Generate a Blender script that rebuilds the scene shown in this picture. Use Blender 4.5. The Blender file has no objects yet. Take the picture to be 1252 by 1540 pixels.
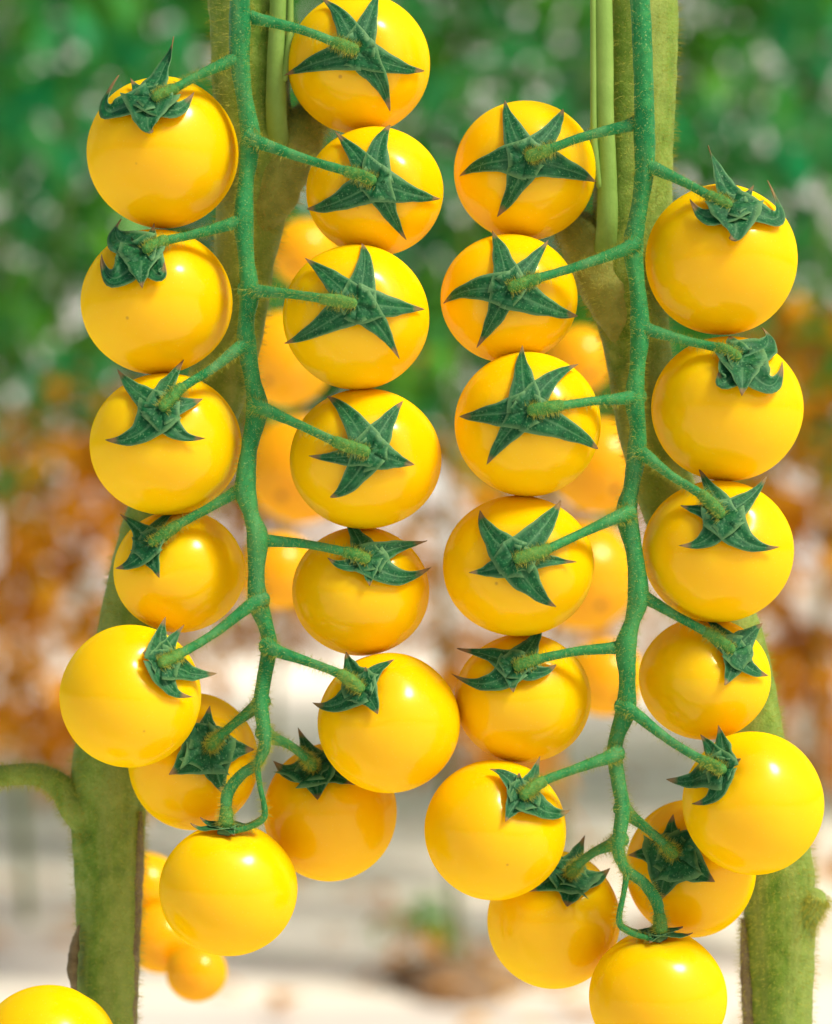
import bpy, bmesh, math, random
from mathutils import Vector, Matrix, noise

SC = bpy.context.scene
COL = SC.collection
R_ = math.radians
random.seed(7)

# ------------------------------------------------------------------ camera
S = 0.00014            # metres per photograph pixel on the plane of the trusses
D = 0.60               # camera to that plane
H = 0.62               # height of the lens above the ground
PW, PH = 1252.0, 1540.0
cam_d = bpy.data.cameras.new('camera')
cam = bpy.data.objects.new('camera', cam_d)
COL.objects.link(cam)
cam.location = (0, -D, H)
cam.rotation_euler = (R_(90), 0, 0)
cam_d.sensor_width = 36
cam_d.sensor_fit = 'AUTO'
cam_d.lens = 36 * D / (PH * S)
cam_d.clip_start = 0.01
cam_d.clip_end = 400
cam_d.dof.use_dof = True
cam_d.dof.focus_distance = D - 50 * S
cam_d.dof.aperture_fstop = cam_d.lens / 7.6
SC.camera = cam

# ------------------------------------------------------------------ light
SUN_TO = Vector((0.50, -0.36, 0.77)).normalized()      # towards the sun
w = bpy.data.worlds.new("World")
SC.world = w
w.use_nodes = True
nt = w.node_tree
bg = nt.nodes['Background']
sky = nt.nodes.new('ShaderNodeTexSky')
sky.sky_type = 'NISHITA'
sky.sun_disc = False
sky.sun_elevation = math.asin(SUN_TO.z)
sky.sun_rotation = math.atan2(SUN_TO.x, SUN_TO.y)
sky.air_density = 1.0
sky.dust_density = 4.0
nt.links.new(sky.outputs[0], bg.inputs[0])
bg.inputs[1].default_value = 0.115
sl = bpy.data.lights.new('sun', 'SUN')
sl.energy = 3.5
sl.angle = R_(14)
sl.color = (1.0, 0.93, 0.80)
so = bpy.data.objects.new('sun', sl)
COL.objects.link(so)
so.rotation_euler = SUN_TO.to_track_quat('Z', 'Y').to_euler()
so.location = SUN_TO * 4
SC.view_settings.view_transform = 'Standard'
SC.view_settings.look = 'None'
SC.view_settings.gamma = 1
SC.view_settings.use_curve_mapping = False
SC.view_settings.exposure = 0.13
SC.render.engine = 'CYCLES'


# ------------------------------------------------------------------ helpers
def at(px, py, d=0.0):
    """photograph pixel at d pixels in front of the truss plane -> world point"""
    f = (D - d * S) / D
    return Vector(((px - PW / 2) * S * f, -d * S, H + (PH / 2 - py) * S * f))


def far(px, py, dist):
    """photograph pixel at a distance in metres from the lens"""
    k = S * dist / D
    return Vector(((px - PW / 2) * k, dist - D, H + (PH / 2 - py) * k))


def tag(o, label=None, cat=None, group=None, kind=None):
    if label: o['label'] = label
    if cat: o['category'] = cat
    if group: o['group'] = group
    if kind: o['kind'] = kind
    return o


def empty(name, loc):
    o = bpy.data.objects.new(name, None)
    o.empty_display_size = 0.01
    o.location = loc
    COL.objects.link(o)
    return o


def link(name, bm, mat, parent=None, origin=None, smooth=True, recalc=True):
    """bm holds world coordinates; origin is what its parent chain already adds up to"""
    if recalc:
        bmesh.ops.recalc_face_normals(bm, faces=bm.faces)
    if origin is not None:
        bmesh.ops.translate(bm, verts=bm.verts, vec=-Vector(origin))
    me = bpy.data.meshes.new(name)
    bm.to_mesh(me)
    bm.free()
    if smooth:
        for p in me.polygons: p.use_smooth = True
    me.materials.append(mat)
    o = bpy.data.objects.new(name, me)
    COL.objects.link(o)
    if parent is not None:
        o.parent = parent
    elif origin is not None:
        o.location = origin
    return o


def catmull(pts, n):
    """pts: list of tuples (any dimension) -> n samples"""
    P = [pts[0]] + list(pts) + [pts[-1]]
    segs = len(pts) - 1
    out = []
    for i in range(n):
        t = i / (n - 1) * segs
        k = min(int(t), segs - 1)
        u = t - k
        a, b, c, d = P[k], P[k + 1], P[k + 2], P[k + 3]
        out.append(tuple(0.5 * (2 * b[j] + (c[j] - a[j]) * u + (2 * a[j] - 5 * b[j] + 4 * c[j] - d[j]) * u * u
                                + (3 * b[j] - a[j] - 3 * c[j] + d[j]) * u ** 3) for j in range(len(b))))
    return out


HAIR_SAMPLES = []


def add_tube(bm, pts, radii, sides=14, rough=0.0, seed=0.0, hairs=None, ridges=0, freq=900.0, cap=True):
    """pts world points, radii metres; returns nothing, adds a closed tube"""
    n = len(pts)
    pts = [Vector(p) for p in pts]
    ref = Vector((0.123, -1, 0.21)).normalized()
    rings = []
    for i in range(n):
        t = (pts[min(i + 1, n - 1)] - pts[max(i - 1, 0)])
        t = t.normalized() if t.length > 0 else Vector((0, 0, 1))
        u = ref - t * ref.dot(t)
        if u.length < 1e-4: u = t.orthogonal()
        u.normalize()
        ref = u
        v = t.cross(u)
        ring = []
        for k in range(sides):
            a = 2 * math.pi * k / sides
            dirv = u * math.cos(a) + v * math.sin(a)
            p = pts[i] + dirv * radii[i]
            rr = radii[i]
            if rough:
                rr *= 1 + rough * noise.noise(p * freq + Vector((seed, seed, 0))) + 0.4 * rough * noise.noise(p * freq * 3.1)
            if ridges:
                rr *= 1 + 0.035 * math.cos(ridges * a + 6 * noise.noise(pts[i] * 20))
            p = pts[i] + dirv * rr
            ring.append(bm.verts.new(p))
            if hairs is not None: hairs.append((p, dirv, t))
        rings.append(ring)
    for i in range(n - 1):
        for k in range(sides):
            bm.faces.new((rings[i][k], rings[i][(k + 1) % sides], rings[i + 1][(k + 1) % sides], rings[i + 1][k]))
    if cap:
        for ring, p, sgn, q in ((rings[0], pts[0], -1, pts[1]), (rings[-1], pts[-1], 1, pts[-2])):
            d = (p - q).normalized()
            rad = (ring[0].co - p).length
            inner = [bm.verts.new(p + (vv.co - p) * 0.6 + d * rad * 0.45) for vv in ring]
            tip = bm.verts.new(p + d * rad * 0.62)
            for k in range(sides):
                bm.faces.new((ring[k], ring[(k + 1) % sides], inner[(k + 1) % sides], inner[k]))
                bm.faces.new((inner[k], inner[(k + 1) % sides], tip))


def px_tube(bm, cps, n=40, sides=14, rough=0.06, hairs=None, seed=0.0, ridges=0, freq=900.0, T=None, blend=None):
    """cps: (px, py, d, radius_px)"""
    sm = catmull(cps, n)
    P, Rr = [], []
    for x, y, d, r in sm:
        p = at(x, y, d)
        if T is not None:
            k = min(1, max(0, blend(x, y)))
            p = p.lerp(loc_w(T, x, y, d - T['d']), k)
        P.append(p)
        Rr.append(max(r, 0.3) * S * (D - d * S) / D)
    add_tube(bm, P, Rr, sides, rough, seed, hairs, ridges, freq)
    return P, Rr


def hair_mesh(samples, count, lmin, lmax, rad, rng):
    bm = bmesh.new()
    for _ in range(count):
        p, dv, t = samples[rng.randrange(len(samples))]
        side = t.cross(dv)
        p = p + t * rng.uniform(-1, 1) * 6 * S + side * rng.uniform(-1, 1) * 2 * S
        d = (dv + t * rng.gauss(0, .25) + side * rng.gauss(0, .3)).normalized()
        ln = rng.uniform(lmin, lmax) * S
        p0 = p - dv * 1.2 * S
        bend = (t * rng.gauss(0, .15) + Vector((0, 0, -.1))) * ln
        u = d.orthogonal().normalized()
        v = d.cross(u)
        base = [bm.verts.new(p0 + (u * math.cos(a) + v * math.sin(a)) * rad * S) for a in (0, 2.1, 4.2)]
        mid = [bm.verts.new(p0 + d * ln * .6 + bend * .3 + (u * math.cos(a) + v * math.sin(a)) * rad * .7 * S) for a in (0, 2.1, 4.2)]
        tip = bm.verts.new(p0 + d * ln + bend)
        for k in range(3):
            bm.faces.new((base[k], base[(k + 1) % 3], mid[(k + 1) % 3], mid[k]))
            bm.faces.new((mid[k], mid[(k + 1) % 3], tip))
    return bm


# ------------------------------------------------------------------ materials
def mat(name):
    m = bpy.data.materials.new(name)
    m.use_nodes = True
    return m, m.node_tree, m.node_tree.nodes['Principled BSDF']


def ramp(nt_, src, stops):
    r = nt_.nodes.new('ShaderNodeValToRGB')
    e = r.color_ramp.elements
    while len(e) < len(stops): e.new(0.5)
    for i, (p, c) in enumerate(stops):
        e[i].position = p
        e[i].color = (*c, 1) if len(c) == 3 else c
    nt_.links.new(src, r.inputs[0])
    return r.outputs[0]


def noise_tex(nt_, scale, detail=3.0, rough=0.5, coord='Object', dist=0.0, stretch=None):
    tc = nt_.nodes.new('ShaderNodeTexCoord')
    n = nt_.nodes.new('ShaderNodeTexNoise')
    n.inputs['Scale'].default_value = scale
    n.inputs['Detail'].default_value = detail
    n.inputs['Roughness'].default_value = rough
    n.inputs['Distortion'].default_value = dist
    if stretch:
        mp_ = nt_.nodes.new('ShaderNodeMapping')
        mp_.inputs['Scale'].default_value = stretch
        nt_.links.new(tc.outputs[coord], mp_.inputs[0])
        nt_.links.new(mp_.outputs[0], n.inputs['Vector'])
    else:
        nt_.links.new(tc.outputs[coord], n.inputs['Vector'])
    return n.outputs['Fac']


def mixc(nt_, fac, a, b, mode='MIX'):
    m = nt_.nodes.new('ShaderNodeMix')
    m.data_type = 'RGBA'
    m.blend_type = mode
    for sock, v in ((m.inputs[0], fac), (m.inputs[6], a), (m.inputs[7], b)):
        if isinstance(v, (int, float)): sock.default_value = v
        elif isinstance(v, tuple): sock.default_value = (*v, 1)
        else: nt_.links.new(v, sock)
    return m.outputs[2]


def bump(nt_, bsdf, height, strength, dist):
    b = nt_.nodes.new('ShaderNodeBump')
    b.inputs['Strength'].default_value = strength
    b.inputs['Distance'].default_value = dist
    nt_.links.new(height, b.inputs['Height'])
    nt_.links.new(b.outputs[0], bsdf.inputs['Normal'])


def attr(nt_, name):
    a = nt_.nodes.new('ShaderNodeAttribute')
    a.attribute_name = name
    return a.outputs['Fac']


def make_fruit_mat(name, c0, c1, c2):
    m, t, b = mat(name)
    info = t.nodes.new('ShaderNodeObjectInfo')
    base = ramp(t, noise_tex(t, 45, 3), [(0.3, c0), (0.7, c1)])
    base = mixc(t, info.outputs['Random'], base, mixc(t, 0.35, base, c2))
    a = attr(t, 'axis')
    # paler ring round the stalk, brown scar at the blossom end
    base = mixc(t, ramp(t, a, [(0.0, (.25,) * 3), (0.16, (0, 0, 0))]), base, (0.80, 0.52, 0.03))
    base = mixc(t, ramp(t, a, [(0.965, (0, 0, 0)), (0.985, (.85,) * 3)]), base, (0.16, 0.07, 0.02))
    # sparse tiny specks in the skin
    tc = t.nodes.new('ShaderNodeTexCoord')
    vo = t.nodes.new('ShaderNodeTexVoronoi')
    vo.inputs['Scale'].default_value = 900
    t.links.new(tc.outputs['Object'], vo.inputs['Vector'])
    sp = ramp(t, vo.outputs['Distance'], [(0.07, (.30,) * 3), (0.17, (0, 0, 0))])
    base = mixc(t, sp, base, (0.88, 0.62, 0.10))
    v2 = t.nodes.new('ShaderNodeTexVoronoi')
    v2.inputs['Scale'].default_value = 75
    t.links.new(tc.outputs['Object'], v2.inputs['Vector'])
    base = mixc(t, ramp(t, v2.outputs['Distance'], [(0.022, (.55,) * 3), (0.04, (0, 0, 0))]), base, (0.36, 0.16, 0.02))
    t.links.new(base, b.inputs['Base Color'])
    b.inputs['Subsurface Weight'].default_value = 0.5
    b.inputs['Subsurface Radius'].default_value = (1.0, 0.42, 0.04)
    b.inputs['Subsurface Scale'].default_value = 0.010
    t.links.new(ramp(t, noise_tex(t, 160, 4), [(0.3, (.13,) * 3), (0.75, (.20,) * 3)]), b.inputs['Roughness'])
    b.inputs['Specular IOR Level'].default_value = 0.0
    gl = t.nodes.new('ShaderNodeBsdfGlossy')
    gl.inputs['Roughness'].default_value = 0.27
    gl.inputs['Color'].default_value = (1, .86, .40, 1)
    lw = t.nodes.new('ShaderNodeLayerWeight')
    lw.inputs['Blend'].default_value = 0.25
    mr = t.nodes.new('ShaderNodeMapRange')
    mr.inputs['To Min'].default_value = 0.010
    mr.inputs['To Max'].default_value = 0.015
    t.links.new(lw.outputs['Facing'], mr.inputs['Value'])
    ms = t.nodes.new('ShaderNodeMixShader')
    t.links.new(mr.outputs[0], ms.inputs[0])
    t.links.new(b.outputs[0], ms.inputs[1])
    t.links.new(gl.outputs[0], ms.inputs[2])
    g2 = t.nodes.new('ShaderNodeBsdfGlossy')
    g2.inputs['Color'].default_value = (1, .96, .78, 1)
    g2.inputs["Roughness"].default_value = 0.165
    m2_ = t.nodes.new('ShaderNodeMixShader')
    m2_.inputs[0].default_value = 0.021
    t.links.new(ms.outputs[0], m2_.inputs[1])
    t.links.new(g2.outputs[0], m2_.inputs[2])
    t.links.new(m2_.outputs[0], t.nodes['Material Output'].inputs[0])
    bump(t, b, noise_tex(t, 260, 3), 0.10, 0.0006)
    return m


FRUIT = make_fruit_mat('tomato_skin', (0.86, 0.485, 0.001), (0.88, 0.55, 0.001), (0.85, 0.43, 0.001))
FRUIT_FAR = make_fruit_mat('tomato_skin_behind', (0.80, 0.36, 0.002), (0.84, 0.43, 0.003), (0.74, 0.26, 0.001))


def make_green(name, stops, bump_s, rough, speck=None, scale=420, sss=0.0, stripe=None):
    m, t, b = mat(name)
    c = ramp(t, noise_tex(t, scale, 6, .65), stops)
    big = noise_tex(t, scale * .12, 2)
    if stripe:
        c = mixc(t, ramp(t, noise_tex(t, scale * .5, 4, .6, stretch=(1, 1, .12)), [(.45, (0, 0, 0)), (.68, (stripe[3],) * 3)]), c, stripe[:3])
    c = mixc(t, ramp(t, big, [(.35, (0, 0, 0)), (.7, (.55,) * 3)]), c, stops[-1][1])
    if speck:
        c = mixc(t, ramp(t, noise_tex(t, 2200, 2), [(.62, (0, 0, 0)), (.70, (.7,) * 3)]), c, speck)
    t.links.new(c, b.inputs['Base Color'])
    b.inputs['Roughness'].default_value = rough
    b.inputs['Specular IOR Level'].default_value = 0.14
    if sss:
        b.inputs['Subsurface Weight'].default_value = sss
        b.inputs['Subsurface Radius'].default_value = (.4, 1, .3)
        b.inputs['Subsurface Scale'].default_value = 0.001
    bump(t, b, noise_tex(t, 1500, 5, .65), bump_s, 0.0004)
    return m


TRUSS = make_green('truss_green', [(.3, (.005, .125, .032)), (.55, (.016, .20, .055)), (.75, (.06, .28, .07))], .55, .55, (.22, .38, .12), 500, stripe=(.14, .30, .11, .6))
KNUCK = make_green('knuckle_green', [(.3, (.022, .15, .032)), (.55, (.06, .23, .045)), (.75, (.15, .31, .06))], .8, .6, (.24, .34, .08), 700)
STEMM = make_green('main_stem_green', [(.28, (.048, .13, .010)), (.5, (.135, .245, .024)), (.74, (.27, .37, .07))], .9, .62, (.34, .34, .09), 260, stripe=(.30, .33, .09, .6))
SHOOT = make_green('young_shoot_green', [(.3, (.13, .27, .04)), (.6, (.20, .36, .07)), (.8, (.30, .42, .10))], .25, .5, None, 120)
NODEM = make_green('node_brown_green', [(.3, (.13, .19, .03)), (.55, (.25, .30, .05)), (.78, (.38, .38, .10))], .8, .7, (.38, .26, .06), 300)
DRY = make_green('dry_bark', [(.3, (.10, .07, .03)), (.6, (.20, .16, .08)), (.8, (.32, .28, .18))], .9, .8, None, 500)

m, t, b = mat('fuzz')
b.inputs['Base Color'].default_value = (.42, .40, .04, 1)
b.inputs['Specular IOR Level'].default_value = .2
b.inputs['Roughness'].default_value = .5
b.inputs['Subsurface Weight'].default_value = 0
FUZZ = m

# sepals: dark green above, browned tips, pale veins
m, t, b = mat('sepal_green')
u = attr(t, 'along')
c = ramp(t, noise_tex(t, 620, 6, .65), [(.3, (.003, .05, .014)), (.55, (.007, .095, .027)), (.78, (.035, .175, .045))])
c = mixc(t, ramp(t, noise_tex(t, 2600, 2), [(.60, (0, 0, 0)), (.70, (.65,) * 3)]), c, (.13, .28, .12))
c = mixc(t, ramp(t, attr(t, 'across'), [(.0, (.75,) * 3), (.12, (0, 0, 0)), (.86, (0, 0, 0)), (1, (.75,) * 3)]), c, (.16, .32, .12))
cb = t.nodes.new('ShaderNodeCombineXYZ')
m1 = t.nodes.new('ShaderNodeMath'); m1.operation = 'MULTIPLY'; m1.inputs[1].default_value = 5.5
m2 = t.nodes.new('ShaderNodeMath'); m2.operation = 'MULTIPLY'; m2.inputs[1].default_value = 2.4
inf = t.nodes.new('ShaderNodeObjectInfo')
m3 = t.nodes.new('ShaderNodeMath'); m3.operation = 'MULTIPLY'; m3.inputs[1].default_value = 40
t.links.new(attr(t, 'across'), m1.inputs[0])
t.links.new(u, m2.inputs[0])
t.links.new(inf.outputs['Random'], m3.inputs[0])
for k_, mm in enumerate((m1, m2, m3)): t.links.new(mm.outputs[0], cb.inputs[k_])
stn = t.nodes.new('ShaderNodeTexNoise')
stn.inputs['Scale'].default_value = 1.0
stn.inputs['Detail'].default_value = 3
t.links.new(cb.outputs[0], stn.inputs['Vector'])
c = mixc(t, ramp(t, stn.outputs['Fac'], [(.50, (0, 0, 0)), (.78, (.36,) * 3)]), c, (.12, .29, .14))
c = mixc(t, ramp(t, attr(t, 'across'), [(.44, (0, 0, 0)), (.49, (.5,) * 3), (.51, (.5,) * 3), (.56, (0, 0, 0))]), c, (.10, .24, .10))
tipn = t.nodes.new('ShaderNodeMath')
tipn.operation = 'MULTIPLY_ADD'
t.links.new(noise_tex(t, 300, 2), tipn.inputs[0])
tipn.inputs[1].default_value = .22
t.links.new(u, tipn.inputs[2])
c = mixc(t, ramp(t, tipn.outputs[0], [(.90, (0, 0, 0)), (1.06, (.85,) * 3)]), c, (.26, .15, .06))
t.links.new(c, b.inputs['Base Color'])
b.inputs['Roughness'].default_value = .55
b.inputs['Specular IOR Level'].default_value = .16
b.inputs['Sheen Tint'].default_value = (.6, .9, .75, 1)
bump(t, b, noise_tex(t, 1300, 5, .65), .45, .0004)
SEPAL = m


def leafmat(name, stops, scale, gloss=.4, trans=.35):
    m_, t_, b_ = mat(name)
    c_ = ramp(t_, noise_tex(t_, scale, 3), stops)
    t_.links.new(c_, b_.inputs['Base Color'])
    b_.inputs['Roughness'].default_value = gloss
    b_.inputs['Specular IOR Level'].default_value = .2
    tr = t_.nodes.new('ShaderNodeBsdfTranslucent')
    t_.links.new(c_, tr.inputs[0])
    mx = t_.nodes.new('ShaderNodeMixShader')
    mx.inputs[0].default_value = trans
    t_.links.new(b_.outputs[0], mx.inputs[1])
    t_.links.new(tr.outputs[0], mx.inputs[2])
    t_.links.new(mx.outputs[0], t_.nodes['Material Output'].inputs[0])
    return m_


LEAF = leafmat('tomato_leaf', [(.3, (.035, .14, .008)), (.45, (.10, .32, .016)), (.58, (.010, .30, .10)), (.75, (.26, .42, .025))], 3.0, .38)
RUST = leafmat('dried_leaf', [(.3, (.46, .17, .003)), (.55, (.64, .28, .006)), (.75, (.76, .43, .02))], 5.0, .7)
FSTEM = make_green('far_stem', [(.3, (.05, .12, .02)), (.6, (.12, .17, .03)), (.8, (.25, .16, .05))], .3, .7, None, 12)

# ------------------------------------------------------------------ the setting
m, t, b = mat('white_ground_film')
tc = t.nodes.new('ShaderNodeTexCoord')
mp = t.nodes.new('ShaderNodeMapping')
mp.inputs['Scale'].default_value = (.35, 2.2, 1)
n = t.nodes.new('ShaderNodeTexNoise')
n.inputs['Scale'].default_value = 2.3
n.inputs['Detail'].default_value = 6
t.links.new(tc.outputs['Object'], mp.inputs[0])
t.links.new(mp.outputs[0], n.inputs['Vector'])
c = ramp(t, n.outputs['Fac'], [(.34, (.54, .47, .40)), (.44, (.72, .66, .60)), (.52, (.90, .84, .71))])  # grey shade bands and cream sunlit bands, put into the ground colour
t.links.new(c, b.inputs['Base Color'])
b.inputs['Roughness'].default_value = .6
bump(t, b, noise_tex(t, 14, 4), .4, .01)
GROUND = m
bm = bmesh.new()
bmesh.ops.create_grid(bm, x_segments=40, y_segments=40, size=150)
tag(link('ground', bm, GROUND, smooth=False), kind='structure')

m, t, b = mat('brown_soil')
t.links.new(ramp(t, noise_tex(t, 30, 5), [(.3, (.16, .09, .045)), (.7, (.36, .24, .13))]), b.inputs['Base Color'])
b.inputs['Roughness'].default_value = .95
SOIL = m

LEAF_RNG = random.Random(21)


def leaf_faces(bm, p, ln, wd, rng, droop=0.5):
    """one drooping leaf: a folded blade of six faces"""
    a = rng.uniform(0, 2 * math.pi)
    d = Vector((math.cos(a), math.sin(a), rng.uniform(-droop - .5, .35))).normalized()
    s_ = d.cross(Vector((0, 0, 1)))
    if s_.length < .05: s_ = Vector((1, 0, 0))
    s_.normalize()
    nrm = s_.cross(d)
    rows = []
    for u_, wv, dr in ((0, .08, 0), (.3, .9, .02), (.65, .75, -.04), (1, .02, -.22)):
        c_ = p + d * ln * u_ + nrm * ln * dr
        hw = wd * wv * .5
        rows.append([bm.verts.new(c_ - s_ * hw + nrm * hw * .35), bm.verts.new(c_), bm.verts.new(c_ + s_ * hw + nrm * hw * .35)])
    for i in range(3):
        for k in range(2):
            bm.faces.new((rows[i][k], rows[i][k + 1], rows[i + 1][k + 1], rows[i + 1][k]))


def compound(bm, p, rng, size):
    """a compound tomato leaf: a drooping spray of leaflets"""
    a = rng.uniform(0, 2 * math.pi)
    d = Vector((math.cos(a), math.sin(a), rng.uniform(-.6, .1))).normalized()
    for k in range(5):
        q = p + d * size * (k * .28) + Vector((0, 0, -.10 * size * k * k * .3))
        leaf_faces(bm, q, size * rng.uniform(.45, .75), size * rng.uniform(.24, .40), rng)


# added slope of white film: sun coming through it whitens the leaf gaps
m = bpy.data.materials.new('white_film')
m.use_nodes = True
t = m.node_tree
b = t.nodes['Principled BSDF']
b.inputs['Base Color'].default_value = (.86, .86, .84, 1)
b.inputs['Roughness'].default_value = .5
tr = t.nodes.new('ShaderNodeBsdfTranslucent')
tr.inputs[0].default_value = (.94, .90, .82, 1)
mx = t.nodes.new('ShaderNodeMixShader')
mx.inputs[0].default_value = .82
t.links.new(b.outputs[0], mx.inputs[1])
t.links.new(tr.outputs[0], mx.inputs[2])
t.links.new(mx.outputs[0], t.nodes['Material Output'].inputs[0])
ge = empty('added_film_slope', (0, 26, 0))
tag(ge, 'added white film slope that brightens the gaps behind the blurred leaves', 'greenhouse wall')
bm = bmesh.new()
nx_ = 40
for j in range(13):
    for i in range(nx_ + 1):
        u_, v_ = i / nx_ * 2 - 1, j / 12
        bm.verts.new((u_ * 16, 26 - 17 * v_ + .06 * math.cos(i * math.pi), 5.2 * v_ ** .9))
bm.verts.ensure_lookup_table()
for j in range(12):
    for i in range(nx_):
        k = j * (nx_ + 1) + i
        bm.faces.new([bm.verts[q] for q in (k, k + 1, k + nx_ + 2, k + nx_ + 1)])
link('film', bm, m, ge, (0, 26, 0))
for i in range(9):
    bm = bmesh.new()
    add_tube(bm, [((i - 4) * 4, 26 - 17 * v_ / 12 - .1, 5.2 * (v_ / 12) ** .9) for v_ in range(13)], [.03] * 13, 8)
    link('film_rib', bm, FSTEM, ge, (0, 26, 0))

# the far greenery: one mass of leaves nobody could count
bm = bmesh.new()
rng = LEAF_RNG
for i in range(4300):
    dist = rng.uniform(5.2, 8.5)
    x = rng.uniform(-1, 1) * (0.30 * dist + .5)
    z = rng.uniform(0.82, 2.7)
    compound(bm, Vector((x, dist - D, z)), rng, rng.uniform(.10, .22))
tag(link('far_foliage', bm, LEAF), 'blurred mass of green tomato leaves filling the back of the greenhouse', 'foliage', kind='stuff')

bm = bmesh.new()
for i in range(200):
    dist = rng.uniform(4.9, 9.0)
    x = rng.gauss(round(rng.uniform(-1, 1) * (0.30 * dist + .4) / .34) * .34, .06)
    compound(bm, Vector((x, dist - D, rng.triangular(.15, 1.0, .66))), rng, rng.uniform(.07, .15))
tag(link('dry_undergrowth', bm, RUST), 'blurred rust orange dried leaves low down in the far rows', 'dry leaves', kind='stuff')

# background plants, each with stem, green leaves, dried lower leaves and hanging fruit
def low_sphere(bm, c, r, seg=16, rings=10):
    bmesh.ops.create_uvsphere(bm, u_segments=seg, v_segments=rings, radius=r, matrix=Matrix.Translation(c))


def far_plant(px, dist, label, green_from, rust_lo, rust_hi, nrust, nfruit, seed, height=2.3, ngreen=60, leafsize=.15):
    rng = random.Random(seed)
    base = far(px, 770, dist)
    base.z = 0
    root = empty('tomato_plant', base)
    tag(root, label, 'plant', 'blurred plants in the rows behind')
    b1 = bmesh.new()
    pts = [base + Vector((.02 * math.sin(k * .9 + seed), .02 * math.cos(k * .7), height * k / 10)) for k in range(6)]
    sm = catmull([tuple(p) for p in pts], 40)
    add_tube(b1, sm, [.008 - .004 * k / 40 for k in range(40)], 10)
    link('stem', b1, FSTEM, root, base)
    b2 = bmesh.new()
    for k in range(ngreen):
        z = rng.uniform(green_from, height)
        compound(b2, base + Vector((rng.gauss(0, .12), rng.gauss(0, .12), z)), rng, rng.uniform(.7, 1.3) * leafsize)
    link('foliage', b2, LEAF, root, base)
    if nrust:
        b3 = bmesh.new()
        for k in range(nrust):
            z = rng.uniform(rust_lo, rust_hi)
            compound(b3, base + Vector((rng.gauss(0, .036), rng.gauss(0, .05), z)), rng, rng.uniform(.07, .13))
        link('dried_leaves', b3, RUST, root, base)
    for k in range(nfruit):
        z = rust_lo + (rust_hi - rust_lo) * rng.random()
        p = base + Vector((rng.choice((-1, 1)) * rng.uniform(.02, .07), rng.uniform(-.08, .0), z))
        b4 = bmesh.new()
        low_sphere(b4, p, rng.uniform(.014, .019))
        link('fruit', b4, FRUIT_FAR, root, base)
    return base


far_plant(120, 3.7, 'blurred plant with rust brown lower leaves left of the left truss', .72, .34, .80, 66, 4, 1)
far_plant(20, 4.3, 'blurred plant with dry orange leaves at the far left edge', .74, .28, .70, 46, 5, 2)
p690 = far_plant(690, 3.75, 'blurred plant with bare lower stem rooted in brown soil between the trusses', .74, .24, .74, 34, 4, 3, ngreen=45)
far_plant(860, 4.6, 'blurred plant with orange leaves and fruit behind the right truss', .74, .42, .92, 60, 8, 4)
far_plant(1225, 3.9, 'blurred plant with orange lower leaves at the right edge', .66, .22, .92, 76, 9, 5)
far_plant(400, 5.0, 'blurred plant with orange leaves behind the left truss', .78, .40, .84, 50, 7, 6)
far_plant(1100, 5.1, 'blurred plant with orange leaves behind the right outer tomatoes', .78, .38, .80, 50, 6, 8)
far_plant(255, 5.6, 'blurred plant far behind the left outer tomatoes', .80, .30, .66, 14, 4, 9)

# low shoot with a few green and dry leaves on the middle plant, seen above its foot
mid_bm, mid_dry = bmesh.new(), bmesh.new()
rng = random.Random(77)
for k in range(7):
    compound(mid_bm, far(632 + rng.gauss(0, 12), 1372 + rng.gauss(0, 14), 3.7), rng, .05)
for k in range(9):
    compound(mid_dry, far(640 + rng.gauss(0, 20), 1392 + rng.gauss(0, 16), 3.7), rng, .05)
mid_root = [o for o in bpy.data.objects if o.name.startswith('tomato_plant') and 'rooted in brown soil' in o.get('label', '')][0]
link('low_leaves', mid_bm, LEAF, mid_root, p690)
link('dried_leaves', mid_dry, RUST, mid_root, p690)

# dry leaves dropped on the ground film
bm = bmesh.new()
for k in range(260):
    dist = rng.uniform(3.2, 8)
    leaf_faces(bm, Vector((rng.uniform(-.3, .3) * dist, dist - D, .012)), rng.uniform(.04, .10), rng.uniform(.02, .05), rng, -.4)
tag(link('fallen_leaves', bm, RUST), 'dry brown leaves scattered on the pale ground', 'fallen leaves', kind='stuff')

# mound of soil round the foot of the middle plant
bm = bmesh.new()
bmesh.ops.create_uvsphere(bm, u_segments=40, v_segments=16, radius=1)
for v in bm.verts:
    v.co = Vector((v.co.x * .085 * (1 + .5 * noise.noise(v.co * 2.2)), v.co.y * .17 * (1 + .5 * noise.noise(v.co * 2 + Vector((5, 0, 0)))), max(v.co.z, -.2) * .022 * (1 + .4 * noise.noise(v.co * 4))))
    v.co += Vector((p690.x, p690.y, .004))
tag(link('soil', bm, SOIL), kind='structure')


# ------------------------------------------------------------------ tomatoes
class Frame:
    """left truss as measured; the right one is its mirror image further down"""
    def __init__(s, mir): s.m = mir

    def p(s, x, y): return (1330 - x, y + 161) if s.m else (x, y)


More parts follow.
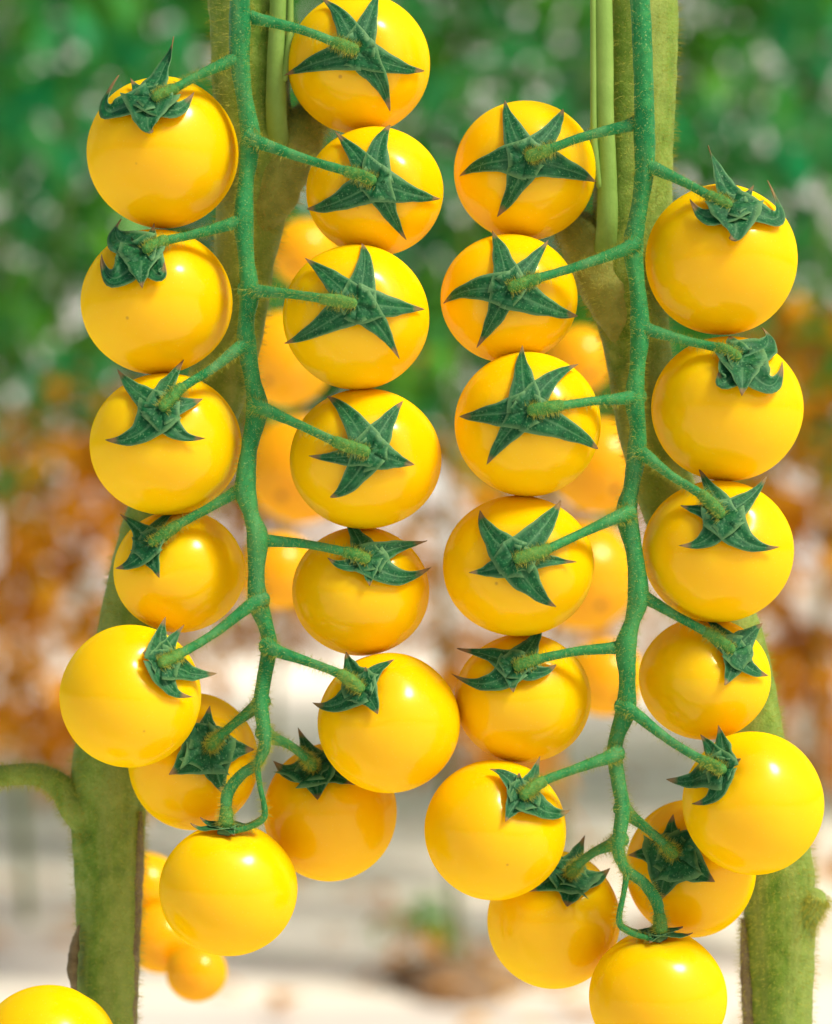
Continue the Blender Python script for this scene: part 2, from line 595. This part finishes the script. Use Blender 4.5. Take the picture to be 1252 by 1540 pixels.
def fruit_bm(cw, axis, rx, rz, ry, seed, dimple=.09, frame=None):
    """cw world centre, axis towards the stalk, radii in metres: x, z(up), y(depth)"""
    bm = bmesh.new()
    la = bm.verts.layers.float.new('axis')
    nu, nv = 72, 44
    q = axis.to_track_quat('Z', 'Y')
    rows = []
    for j in range(nv + 1):
        th = math.pi * j / nv
        row = []
        for i in range(nu):
            if j in (0, nv) and i: continue
            ph = 2 * math.pi * i / nu
            rr = 1 - dimple * math.exp(-(th / .26) ** 2) + .012 * math.exp(-((th - .55) / .3) ** 2)
            rr += .006 * math.cos(5 * ph + seed) * math.exp(-((th - .5) / .5) ** 2)
            rr -= .03 * math.exp(-((math.pi - th) / .12) ** 2)
            d = Vector((math.sin(th) * math.cos(ph), math.sin(th) * math.sin(ph), math.cos(th)))
            d = q @ d
            rr += .010 * noise.noise(d * 1.3 + Vector((seed, 0, 0)))
            if frame:
                dx, dz, dy = d.dot(frame[0]), d.dot(frame[1]), d.dot(frame[2])
                v = bm.verts.new(cw + (frame[0] * dx * rx + frame[1] * dz * rz + frame[2] * dy * ry) * rr)
            else:
                v = bm.verts.new(cw + Vector((d.x * rx, d.y * ry, d.z * rz)) * rr)
            v[la] = th / math.pi
            row.append(v)
        rows.append(row)
    for j in range(nv):
        a, b_ = rows[j], rows[j + 1]
        for i in range(nu):
            k = (i + 1) % nu
            if len(a) == 1: bm.faces.new((a[0], b_[i], b_[k]))
            elif len(b_) == 1: bm.faces.new((a[i], b_[0], a[k]))
            else: bm.faces.new((a[i], b_[i], b_[k], a[k]))
    return bm


def sepal_bm(T, K, tip, width, lift, mid=None, seed=0, curl=0.0, mir=False):
    """T = tomato dict (px); K calyx (px x, y, z rel.); tip (x, y); returns a closed leaf in world space"""
    cx, cy, dd, rx, ry, rz = T['cx'], T['cy'], T['d'], T['rx'], T['ry'], T['rz']

    def surf(x, y):
        r2 = ((x - cx) / rx) ** 2 + ((y - cy) / ry) ** 2
        return rz * math.sqrt(max(.03, 1 - r2))

    def push(p, lim):
        v = Vector(((p.x - cx) / rx, (p.y - cy) / ry, p.z / rz))
        if v.length < lim: v *= lim / v.length
        return Vector((cx + v.x * rx, cy + v.y * ry, v.z * rz))
    A = Vector((K[0], K[1], K[2] + 2))
    B = Vector((tip[0], tip[1], surf(*tip) + lift))
    if mid is None:
        M = (A + B) / 2
        ax = (B - A)
        M = push(M + Vector((-ax.y, ax.x, 0)) * random.Random(seed + 99).uniform(-.16, .16), 1.07) + Vector((0, 0, 2))
    else:
        M = Vector((mid[0], mid[1], surf(mid[0], mid[1]) + mid[2]))
        M = 2 * M - (A + B) / 2
    n = 16
    rng = random.Random(seed)
    bm = bmesh.new()
    l_al = bm.verts.layers.float.new('along')
    l_ac = bm.verts.layers.float.new('across')
    C = []
    for i in range(n + 1):
        u_ = i / n
        u2 = u_ * .95
        C.append(push(A * (1 - u2) ** 2 + M * 2 * u2 * (1 - u2) + B * u2 * u2, 1.035))
    sharp = rng.uniform(.95, 1.2)
    width = width * rng.uniform(.98, 1.18)
    flick = rng.uniform(1, 10)
    top, bot = [], []
    cxs = (-1, -.5, 0, .5, 1)
    for i in range(n + 1):
        u_ = i / n
        tg = (C[min(i + 1, n)] - C[max(i - 1, 0)]).normalized()
        out = Vector(((C[i].x - cx) / rx, (C[i].y - cy) / ry, C[i].z / rz)).normalized()
        sd = tg.cross(out)
        if sd.length < .15: sd = tg.cross(Vector((0, 0, 1)))
        sd.normalize()
        nr = sd.cross(tg).normalized()
        if nr.dot(out) < 0: nr = -nr
        wv = 1.30 * width * (1 - u_) ** (sharp + .12) * (1 - .10 * math.sin(u_ * 3.1)) + 2.6 * (1 - u_) ** .45 + .3
        rt, rb = [], []
        for k in cxs:
            wob = 1 + .20 * noise.noise(Vector((u_ * 5, k * 2, seed * 1.7)))
            p = C[i] + sd * k * wv * wob + nr * (abs(k) ** 1.5 * wv * (.20 + curl * u_) + 1.3 * noise.noise(Vector((u_ * 7, k * 2.5, seed * 3.1))))
            p = p + nr * flick * max(0, (u_ - .68) / .32) ** 2
            p = push(p, 1.022)
            th = 1.5 * (1 - .75 * abs(k)) * (1 - .6 * u_) + .35
            for lst, off in ((rt, th), (rb, -th * .3)):
                pp = p + nr * off
                v = bm.verts.new(loc_w(T, pp.x, pp.y, pp.z))
                v[l_al] = u_
                v[l_ac] = (k + 1) / 2
                lst.append(v)
        top.append(rt)
        bot.append(rb)
    m_ = len(cxs)
    for i in range(n):
        for k in range(m_ - 1):
            bm.faces.new((top[i][k], top[i][k + 1], top[i + 1][k + 1], top[i + 1][k]))
            bm.faces.new((bot[i][k], bot[i + 1][k], bot[i + 1][k + 1], bot[i][k + 1]))
        for k in (0, m_ - 1):
            bm.faces.new((top[i][k], top[i + 1][k], bot[i + 1][k], bot[i][k]))
    for e in (0, n):
        for k in range(m_ - 1):
            bm.faces.new((top[e][k], bot[e][k], bot[e][k + 1], top[e][k + 1]))
    return bm


# name: centre, rx, ry, d, calyx, sepals (tip x, tip y, half width, lift, mid, curl), pedicel control points
N = None
TOMS = {
 'A1': dict(c=(540, 96), r=(107, 105), d=-60, k=(538, 80), sep=[(485, 5, 17, 8, N, .2), (568, -4, 18, 6, N, .1), (637, 106, 19, 7, N, .1), (583, 166, 17, 10, N, .3), (437, 113, 19, 7, N, .1)],
            ped=[(364, 20), (385, 28), (455, 46), (506, 65), (536, 76)]),
 'A2': dict(c=(564, 288), r=(103, 97), d=-10, k=(565, 276), sep=[(509, 207, 16, 8, N, .2), (589, 192, 18, 5, N, .1), (661, 298, 18, 7, N, .1), (611, 359, 16, 10, N, .3), (466, 312, 18, 7, N, .1)],
            ped=[(374, 205), (395, 216), (465, 241), (525, 259), (562, 272)]),
 'A3': dict(c=(536, 477), r=(110, 109), d=40, k=(537, 459), sep=[(465, 396, 17, 8, N, .2), (543, 367, 19, 5, N, .1), (636, 466, 19, 7, N, .1), (597, 539, 17, 10, N, .3), (434, 514, 19, 7, N, .1)],
            ped=[(368, 435), (390, 438), (435, 442), (490, 450), (533, 457)]),
 'A4': dict(c=(550, 690), r=(114, 106), d=20, k=(556, 681), sep=[(491, 598, 19, 9, N, .2), (606, 606, 19, 10, N, .2), (622, 699, 18, 8, N, .3), (496, 746, 18, 13, (524, 728, 8), .3), (466, 685, 15, 9, N, .4)],
            ped=[(383, 610), (402, 617), (455, 641), (509, 666), (553, 680)]),
 'A5': dict(c=(543, 889), r=(103, 97), d=-25, k=(553, 845), sep=[(516, 773, 17, 10, N, .2), (643, 820, 16, 24, (596, 826, 12), .5), (646, 852, 19, 22, (600, 868, 8), .2), (556, 884, 15, 12, N, .6), (494, 840, 14, 12, (520, 852, 8), .4)],
            ped=[(386, 808), (402, 813), (462, 819), (523, 832), (553, 843)]),
 'A6': dict(c=(585, 1087), r=(107, 105), d=20, k=(547, 1041), sep=[(522, 980, 19, 10, N, .3), (594, 1000, 17, 14, (570, 1010, 12), .4), (476, 1057, 18, 18, (505, 1062, 8), .3), (571, 1078, 17, 8, N, .3), (552, 1005, 13, 20, N, .4)],
            ped=[(400, 970), (417, 979), (470, 998), (515, 1016), (545, 1038)]),
 'A7': dict(c=(497, 1222), r=(100, 103), d=-120, k=(474, 1158), sep=[(449, 1098, 19, 18, N, .3), (414, 1146, 24, 22, (440, 1164, 12), .3), (536, 1184, 37, 12, N, .1), (480, 1209, 36, 10, N, .1), (510, 1130, 20, 22, N, .4)],
            ped=[(396, 1100), (410, 1110), (436, 1122), (462, 1142), (472, 1155)]),
 'B1': dict(c=(245, 230), r=(114, 113), d=0, k=(230, 153), sep=[(273, 58, 15, 10, (249, 104, 14), .3), (190, 108, 17, 10, (164, 168, 14), .4), (231, 199, 30, 12, (224, 188, 14), .3), (291, 143, 22, 10, (264, 168, 10), .4), (202, 128, 17, 8, (212, 140, 8), .2)],
            ped=[(362, 86), (342, 94), (297, 116), (262, 136), (234, 150)]),
 'B2': dict(c=(236, 454), r=(114, 109), d=0, k=(216, 384), sep=[(157, 378, 22, 16, (174, 420, 12), .5), (192, 332, 22, 6, (178, 360, 18), .4), (216, 432, 24, 14, (214, 412, 18), .2), (247, 396, 22, 10, (240, 416, 14), .4), (234, 346, 20, 10, (226, 362, 18), .3)],
            ped=[(370, 330), (348, 337), (290, 354), (248, 364), (220, 378)]),
 'B3': dict(c=(250, 668), r=(114, 107), d=10, k=(243, 620), sep=[(178, 557, 18, 10, N, .2), (280, 544, 17, 8, N, .2), (306, 602, 18, 12, N, .3), (160, 661, 22, 12, (206, 656, 6), .2), (308, 660, 20, 10, (268, 652, 6), .2)],
            ped=[(372, 518), (354, 528), (318, 556), (272, 586), (245, 615)]),
 'B4': dict(c=(270, 859), r=(99, 92), d=-35, k=(228, 822), sep=[(181, 776, 19, 16, N, .1), (273, 765, 13, 12, N, .2), (280, 791, 17, 14, N, .3), (176, 855, 18, 16, (202, 846, 10), .1), (245, 872, 19, 10, N, .2)],
            ped=[(372, 732), (354, 741), (310, 767), (265, 792), (230, 818)]),
 'B5': dict(c=(197, 1047), r=(106, 107), d=45, k=(238, 1001), sep=[(246, 932, 18, 10, N, .4), (275, 943, 16, 12, N, .4), (328, 1013, 20, 26, (285, 1014, 8), .3), (284, 1048, 18, 8, (254, 1036, 6), .3), (212, 984, 17, 8, N, .5)],
            ped=[(396, 900), (376, 911), (320, 954), (268, 985), (240, 999)]),
 'B6': dict(c=(291, 1145), r=(98, 103), d=-115, k=(312, 1127), sep=[(314, 1064, 20, 20, N, .2), (280, 1086, 34, 12, N, .2), (253, 1166, 35, 14, N, .2), (335, 1197, 35, 10, N, .1), (380, 1129, 24, 22, N, .2)],
            ped=[(396, 1052), (380, 1067), (353, 1088), (328, 1110), (314, 1124)]),
 'B7': dict(c=(344, 1338), r=(104, 99), d=15, k=(340, 1250), sep=[(398, 1226, 10, 22, (366, 1247, 14), .2), (285, 1246, 12, 14, (312, 1250, 8), .2), (300, 1238, 12, 4, N, .2), (374, 1243, 13, 4, N, .2), (352, 1262, 10, 6, N, .2)],
            ped=[(399, 1118), (388, 1147), (362, 1167), (342, 1194), (340, 1222), (340, 1246)]),
}
RACHIS = [(372, -260, 17), (366, -140, 16.5), (362, -30, 16), (361, 40, 15), (361, 95, 14), (368, 150, 13.5), (377, 208, 14), (371, 270, 13), (367, 332, 14), (371, 390, 13), (376, 438, 14),
          (371, 480, 13.5), (372, 522, 14), (380, 570, 13), (387, 614, 15), (375, 675, 13.5), (370, 735, 15), (379, 775, 13), (388, 810, 15), (386, 860, 13.5),
          (388, 906, 14), (401, 945, 12.5), (405, 976, 13), (398, 1020, 12), (393, 1058, 12.5), (399, 1104, 11), (398, 1128, 9), (386, 1150, 7)]
R_D = 60      # depth of the truss stalk


def ped_depth(T, K, pts):
    """pedicel depth: from the stalk to the calyx, always clear of the fruit"""
    n = len(pts)
    out = []
    for i, (x, y) in enumerate(pts):
        u_ = i / (n - 1)
        d0 = R_D + (T['d'] + K[2] + 12 - R_D) * u_
        r2 = ((x - T['cx']) / T['rx']) ** 2 + ((y - T['cy']) / T['ry']) ** 2
        if r2 < 1.1:
            d0 = max(d0, T['d'] + T['rz'] * math.sqrt(max(0, 1 - r2)) + (12 if i < n - 1 else 3))
        out.append(d0)
    return out


def build_truss(mir, stem_label, labels, tgroup):
    fr = Frame(mir)
    top = RACHIS[0]
    o = fr.p(top[0], top[1])
    root_loc = at(o[0], o[1], R_D)
    stem = empty('truss_stem', root_loc)
    tag(stem, stem_label, 'stem', 'fruit truss stalks')
    hairs = []
    bm = bmesh.new()
    cps = [(*fr.p(x, y), R_D + 8 * math.sin(i * .8), r * (1.08 if r in (14, 15) else .92)) for i, (x, y, r) in enumerate(RACHIS)]
    px_tube(bm, cps, 230, 18, .07, hairs, 3.0 + 4 * mir, 5, 420)
    link('main_stalk', bm, TRUSS, stem, root_loc)
    # the bare spur that ends below the last fork
    bm = bmesh.new()
    sp = [(395, 1128), (388, 1152), (392, 1185), (398, 1214), (396, 1231), (378, 1243), (350, 1251)]
    px_tube(bm, [(*fr.p(x, y), R_D + 2 - 1.2 * i, r) for i, ((x, y), r) in enumerate(zip(sp, (6, 5, 4.2, 4.6, 5.4, 4.6, 4)))], 50, 10, .12, hairs, 8.0)
    link('spur', bm, TRUSS, stem, root_loc)
    hr = random.Random(11 + mir)
    for key, T0 in TOMS.items():
        cx, cy = fr.p(*T0['c'])
        rx, ry = T0['r']
        extra = (4, 0) if (mir and key == 'B7') else (0, 0)
        T = dict(cx=cx + extra[0], cy=cy, d=T0['d'], rx=rx, ry=ry, rz=(rx + ry) / 2)
        kx, ky = fr.p(*T0['k'])
        nx, ny = (kx - T['cx']) / rx, (T['cy'] - ky) / ry
        nz = math.sqrt(max(.05, 1 - nx * nx - ny * ny))
        K = (kx, ky, T['rz'] * nz - (4 if key != 'B7' else 8))
        f = (D - T['d'] * S) / D
        cw = at(T['cx'], T['cy'], T['d'])
        T['cw'], T['f'], T['basis'] = cw, f, basis(cw)
        bx, by, bz = T['basis']
        axis = (bx * nx + by * ny + bz * nz).normalized()
        seed = (hash_key(key) + 31 * mir)
        kw = loc_w(T, *K)
        root = empty('cherry_tomato', kw)
        tag(root, labels[key], 'tomato', tgroup)
        link('fruit', fruit_bm(cw, axis, rx * S * f, ry * S * f, T['rz'] * S * f, seed * .37, frame=T['basis']), FRUIT, root, kw)
        # calyx: a small five-cornered hub with five sepals
        bm = bmesh.new()
        bmesh.ops.create_uvsphere(bm, u_segments=20, v_segments=10, radius=1)
        q = axis.to_track_quat('Z', 'Y')
        for v in bm.verts:
            a = math.atan2(v.co.y, v.co.x)
            rr = 1 + .15 * math.cos(5 * a)
            v.co = kw + q @ Vector((v.co.x * 14 * S * rr, v.co.y * 14 * S * rr, v.co.z * 6.5 * S))
        cal = link('calyx', bm, SEPAL, root, kw)
        for i, sp_ in enumerate(T0['sep']):
            tx, ty = fr.p(sp_[0], sp_[1])
            mid = sp_[4]
            if mid: mid = (*fr.p(mid[0], mid[1]), mid[2])
            link('sepal', sepal_bm(T, K, (tx, ty), sp_[2], sp_[3], mid, seed + i * 5.3, sp_[5]), SEPAL, cal, kw)
        # pedicel belongs to the truss stalk; its swollen joint is a sub-part
        pts = [fr.p(x, y) for x, y in T0['ped']]
        if extra[0]: pts = pts[:-2] + [(x + extra[0], y) for x, y in pts[-2:]]
        if key == 'B7':
            ds = [R_D, R_D - 4, R_D - 4, R_D - 6, R_D - 2, T['d'] + K[2] + 6]
        else:
            ds = ped_depth(T, K, pts)
        rad = [14, 10, 7.0, 7.2, 7.5, 7.5] if key != 'B7' else [9, 8.5, 8.5, 9.5, 8, 9]
        cps = [(x, y, d_, r) for (x, y), d_, r in zip(pts, ds, rad)]
        sm = catmull(cps, 60)
        x0, y0 = pts[0]
        ln = math.hypot(kx - x0, ky - y0)
        bl = lambda x, y: math.hypot(x - x0, y - y0) / ln
        cut = 44 if key != 'B7' else 46
        bm = bmesh.new()
        px_tube(bm, sm[:cut:2] + [sm[cut]], 40, 12, .07, hairs, seed, 0, 900, T, bl)
        ped = link('pedicel', bm, TRUSS, stem, root_loc)
        bm = bmesh.new()
        kn = sm[cut - 1:]
        kn = [(x, y, d_, r * (1 + .34 * math.sin(math.pi * min(1, .18 + .75 * i / (len(kn) - 1))))) for i, (x, y, d_, r) in enumerate(kn)]
        px_tube(bm, kn, 26, 14, .16, hairs, seed + 4, 0, 800, T, bl)
        link('knuckle', bm, KNUCK, ped, root_loc)
    fz = link('fuzz', hair_mesh(hairs, 22000, 4, 12, .17, hr), FUZZ, stem, root_loc, smooth=False, recalc=False)
    fz['kind'] = 'stuff'
    return root_loc


def basis(cw):
    """frame of a fruit: x to the right, y up, z towards the lens (so that outlines sit where they were measured)"""
    z = (Vector((0, -D, H)) - cw).normalized()
    x = Vector((1, 0, 0))
    x = (x - z * x.dot(z)).normalized()
    return x, z.cross(x), z


def loc_w(T, x, y, z):
    """pixel offsets of a fruit -> world; z is relative to its centre"""
    bx, by, bz = T['basis']
    k = S * T['f']
    return T['cw'] + (bx * (x - T['cx']) + by * (T['cy'] - y) + bz * z) * k


def hash_key(k): return (ord(k[0]) - 64) * 13 + int(k[1]) * 7


LL = {
 'A1': 'yellow tomato at the top edge with flat star calyx, topmost of the left truss',
 'A2': 'yellow tomato with flat star calyx, second from top in left truss inner column',
 'A3': 'yellow tomato with flat star calyx, third from top in left truss inner column',
 'A4': 'yellow tomato with short star calyx, fourth from top in left truss inner column',
 'A5': 'yellow tomato with two sepals pointing right, fifth down in left truss inner column',
 'A6': 'bright yellow tomato, calyx on its upper left, lowest in front of left truss inner column',
 'A7': 'orange yellow tomato half hidden behind others, right of the bottom tomato of left truss',
 'B1': 'yellow tomato with one upright sepal, topmost of the left truss outer column',
 'B2': 'yellow tomato with curled claw-like calyx, second from top in left truss outer column',
 'B3': 'yellow tomato with drooping calyx, third from top in left truss outer column',
 'B4': 'small deep orange tomato with dark calyx, fourth down in left truss outer column',
 'B5': 'large bright tomato in front of the left main stem, calyx on its upper right',
 'B6': 'orange tomato with dark calyx, hidden between outer bright tomato and bottom tomato, left truss',
 'B7': 'bright round tomato hanging stalk up at the very bottom of the left truss',
}
RL = {
 'A1': 'yellow tomato with flat star calyx, topmost in right truss inner column',
 'A2': 'yellow tomato with flat star calyx, second from top in right truss inner column',
 'A3': 'yellow tomato with flat star calyx, third from top in right truss inner column',
 'A4': 'yellow tomato with short star calyx, fourth from top in right truss inner column',
 'A5': 'yellow tomato with two sepals pointing left, fifth down in right truss inner column',
 'A6': 'bright yellow tomato, calyx on its upper right, lowest in front of right truss inner column',
 'A7': 'orange yellow tomato half hidden behind others, left of the bottom tomato of right truss',
 'B1': 'yellow tomato with one upright sepal, topmost of the right truss outer column',
 'B2': 'yellow tomato with curled claw-like calyx, second from top in right truss outer column',
 'B3': 'yellow tomato with drooping calyx, third from top in right truss outer column',
 'B4': 'small deep orange tomato with dark calyx, fourth down in right truss outer column',
 'B5': 'large bright tomato in front of the right main stem, calyx on its upper left',
 'B6': 'orange tomato with dark calyx, hidden between outer bright tomato and bottom tomato, right truss',
 'B7': 'bright round tomato cut by the bottom edge, hanging stalk up below the right truss',
}
build_truss(False, 'green zigzag truss stalk carrying two columns of tomatoes, the left one', LL, 'tomatoes on the left truss')
build_truss(True, 'green zigzag truss stalk carrying two columns of tomatoes, the right one', RL, 'tomatoes on the right truss')

# tomato cut by the lower left corner
c = (72, 1588)
cw = at(*c, 0)
root = empty('cherry_tomato', cw + Vector((0, 0, .013)))
tag(root, 'yellow tomato cut off by the bottom left corner beside the left main stem', 'tomato')
link('fruit', fruit_bm(cw, Vector((-.5, -.2, -.8)).normalized(), 108 * S, 106 * S, 106 * S, 2.2), FRUIT, root, root.location.copy())

# ------------------------------------------------------------------ out-of-focus tomatoes behind each truss
def back_tomato(px, py, r, d, label, group, axis, seed):
    cw = at(px, py, d)
    f = (D - d * S) / D
    root = empty('cherry_tomato', cw)
    tag(root, label, 'tomato', group)
    link('fruit', fruit_bm(cw, Vector(axis).normalized(), r * S * f, r * .97 * S * f, r * S * f, seed), FRUIT_FAR, root, cw)


ordl = ['topmost', 'second from top', 'third from top', 'lowest']
BACK = [(458, 380, 52, -3300), (428, 540, 74, -2700), (452, 706, 84, -3500), (420, 858, 60, -2600)]
for mir in (0, 1):
    fr = Frame(mir)
    for i, (x, y, r, d) in enumerate(BACK):
        q = fr.p(x, y)
        back_tomato(q[0], q[1], r, d, 'out of focus yellow tomato behind the %s truss stalk, %s of four' % (('left', 'right')[mir], ordl[i]),
                    'blurred tomatoes behind the truss stalks', ((.3, -.25)[mir], .8, .5), i * 2.1 + mir)
for i, (x, y, r, d, lb) in enumerate([(216, 1335, 56, -1300, 'upper'), (244, 1412, 54, -1200, 'middle'), (296, 1462, 46, -1100, 'lowest')]):
    back_tomato(x, y, r, d, 'small blurred yellow tomato right of the left main stem, %s of three' % lb, 'blurred tomatoes beside the left main stem', (.2, .3, .9), i + 40)


# ------------------------------------------------------------------ main stems
def main_stem(mir, label, branch):
    fr = Frame(mir)
    hairs = []
    cps = [(372, -260, -120, 58), (370, -150, -120, 58), (372, -40, -120, 58), (376, 60, -120, 57), (380, 180, -125, 58), (384, 270, -130, 56), (368, 380, -150, 48), (350, 500, -165, 46), (305, 640, -175, 46),
           (238, 780, -185, 50), (212, 880, -195, 50), (194, 980, -205, 50), (172, 1090, -225, 50), (166, 1160, -235, 56), (163, 1230, -240, 55), (164, 1320, -240, 50),
           (163, 1430, -240, 46), (158, 1580, -240, 46)]
    if mir:
        cps = [(x - (6 if y > 1000 else 0), y, d, r) for x, y, d, r in cps if y < 1500]
    b0 = fr.p(cps[-1][0], cps[-1][1])
    loc = at(b0[0], b0[1], -240)
    root = empty('main_stem', loc)
    tag(root, label, 'stem', 'main stems of the plants')
    bm = bmesh.new()
    px_tube(bm, [(*fr.p(x, y), d, r) for x, y, d, r in cps], 170, 36, .035, hairs, 5.0 + mir, 4, 260)
    link('stalk', bm, STEMM, root, loc)
    # node with its swollen axil and the pale shoot standing in it
    bm = bmesh.new()
    px_tube(bm, [(*fr.p(x, y), d, r) for x, y, d, r in ((392, 345, -120, 20), (405, 300, -112, 38), (424, 250, -116, 44), (444, 212, -130, 42), (462, 186, -150, 32), (480, 168, -170, 22))], 40, 28, .10, hairs, 2.0, 5, 300)
    link('node', bm, NODEM, root, loc)
    bm = bmesh.new()
    px_tube(bm, [(*fr.p(x, y), d, r) for x, y, d, r in ((420, 215, -85, 17), (416, 170, -60, 16), (417, 90, -55, 15), (420, 10, -55, 14), (421, -80, -55, 14), (424, -250, -58, 13))], 40, 16, .03, None, 2.0, 3, 300)
    link('side_shoot', bm, SHOOT, root, loc)
    bm = bmesh.new()
    px_tube(bm, [(*fr.p(x, y), d, r) for x, y, d, r in ((428, 120, -48, 5), (435, 70, -46, 6), (437, 20, -48, 5), (437, -80, -50, 5), (438, -250, -50, 4))], 24, 10, .03, None, 2.0, 0, 300)
    link('side_shoot', bm, SHOOT, root, loc)
    bm = bmesh.new()
    if branch == 'long':
        px_tube(bm, [(*fr.p(x, y), d, r) for x, y, d, r in ((150, 1250, -225, 30), (118, 1216, -222, 27), (92, 1184, -215, 20), (58, 1166, -210, 17), (10, 1166, -205, 16), (-40, 1172, -200, 16))], 50, 20, .04, hairs, 9.0, 0, 300)
        link('side_branch', bm, STEMM, root, loc)
    else:
        px_tube(bm, [(*fr.p(x, y), d, r) for x, y, d, r in ((150, 1250, -225, 34), (124, 1214, -215, 28), (106, 1194, -205, 22), (101, 1186, -202, 17))], 40, 20, .06, hairs, 9.0, 0, 300)
        link('cut_stub', bm, STEMM, root, loc)
    # dried strip of bark along the inner side
    bm = bmesh.new()
    px_tube(bm, [(*fr.p(x, y), d, r) for x, y, d, r in ((212, 1222, -215, 3), (209, 1280, -222, 8), (204, 1360, -225, 10), (200, 1450, -228, 10), (196, 1560 - 60 * mir, -228, 9))], 50, 12, .25, hairs, 1.0, 0, 600)
    link('bark_strip', bm, DRY, root, loc)
    if not mir:
        bm = bmesh.new()
        px_tube(bm, [(119, 1392, -210, 2), (112, 1425, -205, 7), (109, 1460, -205, 8), (113, 1492, -208, 3)], 26, 10, .3, None, 1.0, 0, 700)
        link('bark_flake', bm, DRY, root, loc)
    fz = link('fuzz', hair_mesh(hairs, 20000, 6, 17, .24, random.Random(5 + mir)), FUZZ, root, loc, smooth=False, recalc=False)
    fz['kind'] = 'stuff'


main_stem(0, 'thick green hairy main stem behind the left truss, with a curved side branch', 'long')
main_stem(1, 'thick green hairy main stem behind the right truss, with a cut stub low down', 'stub')
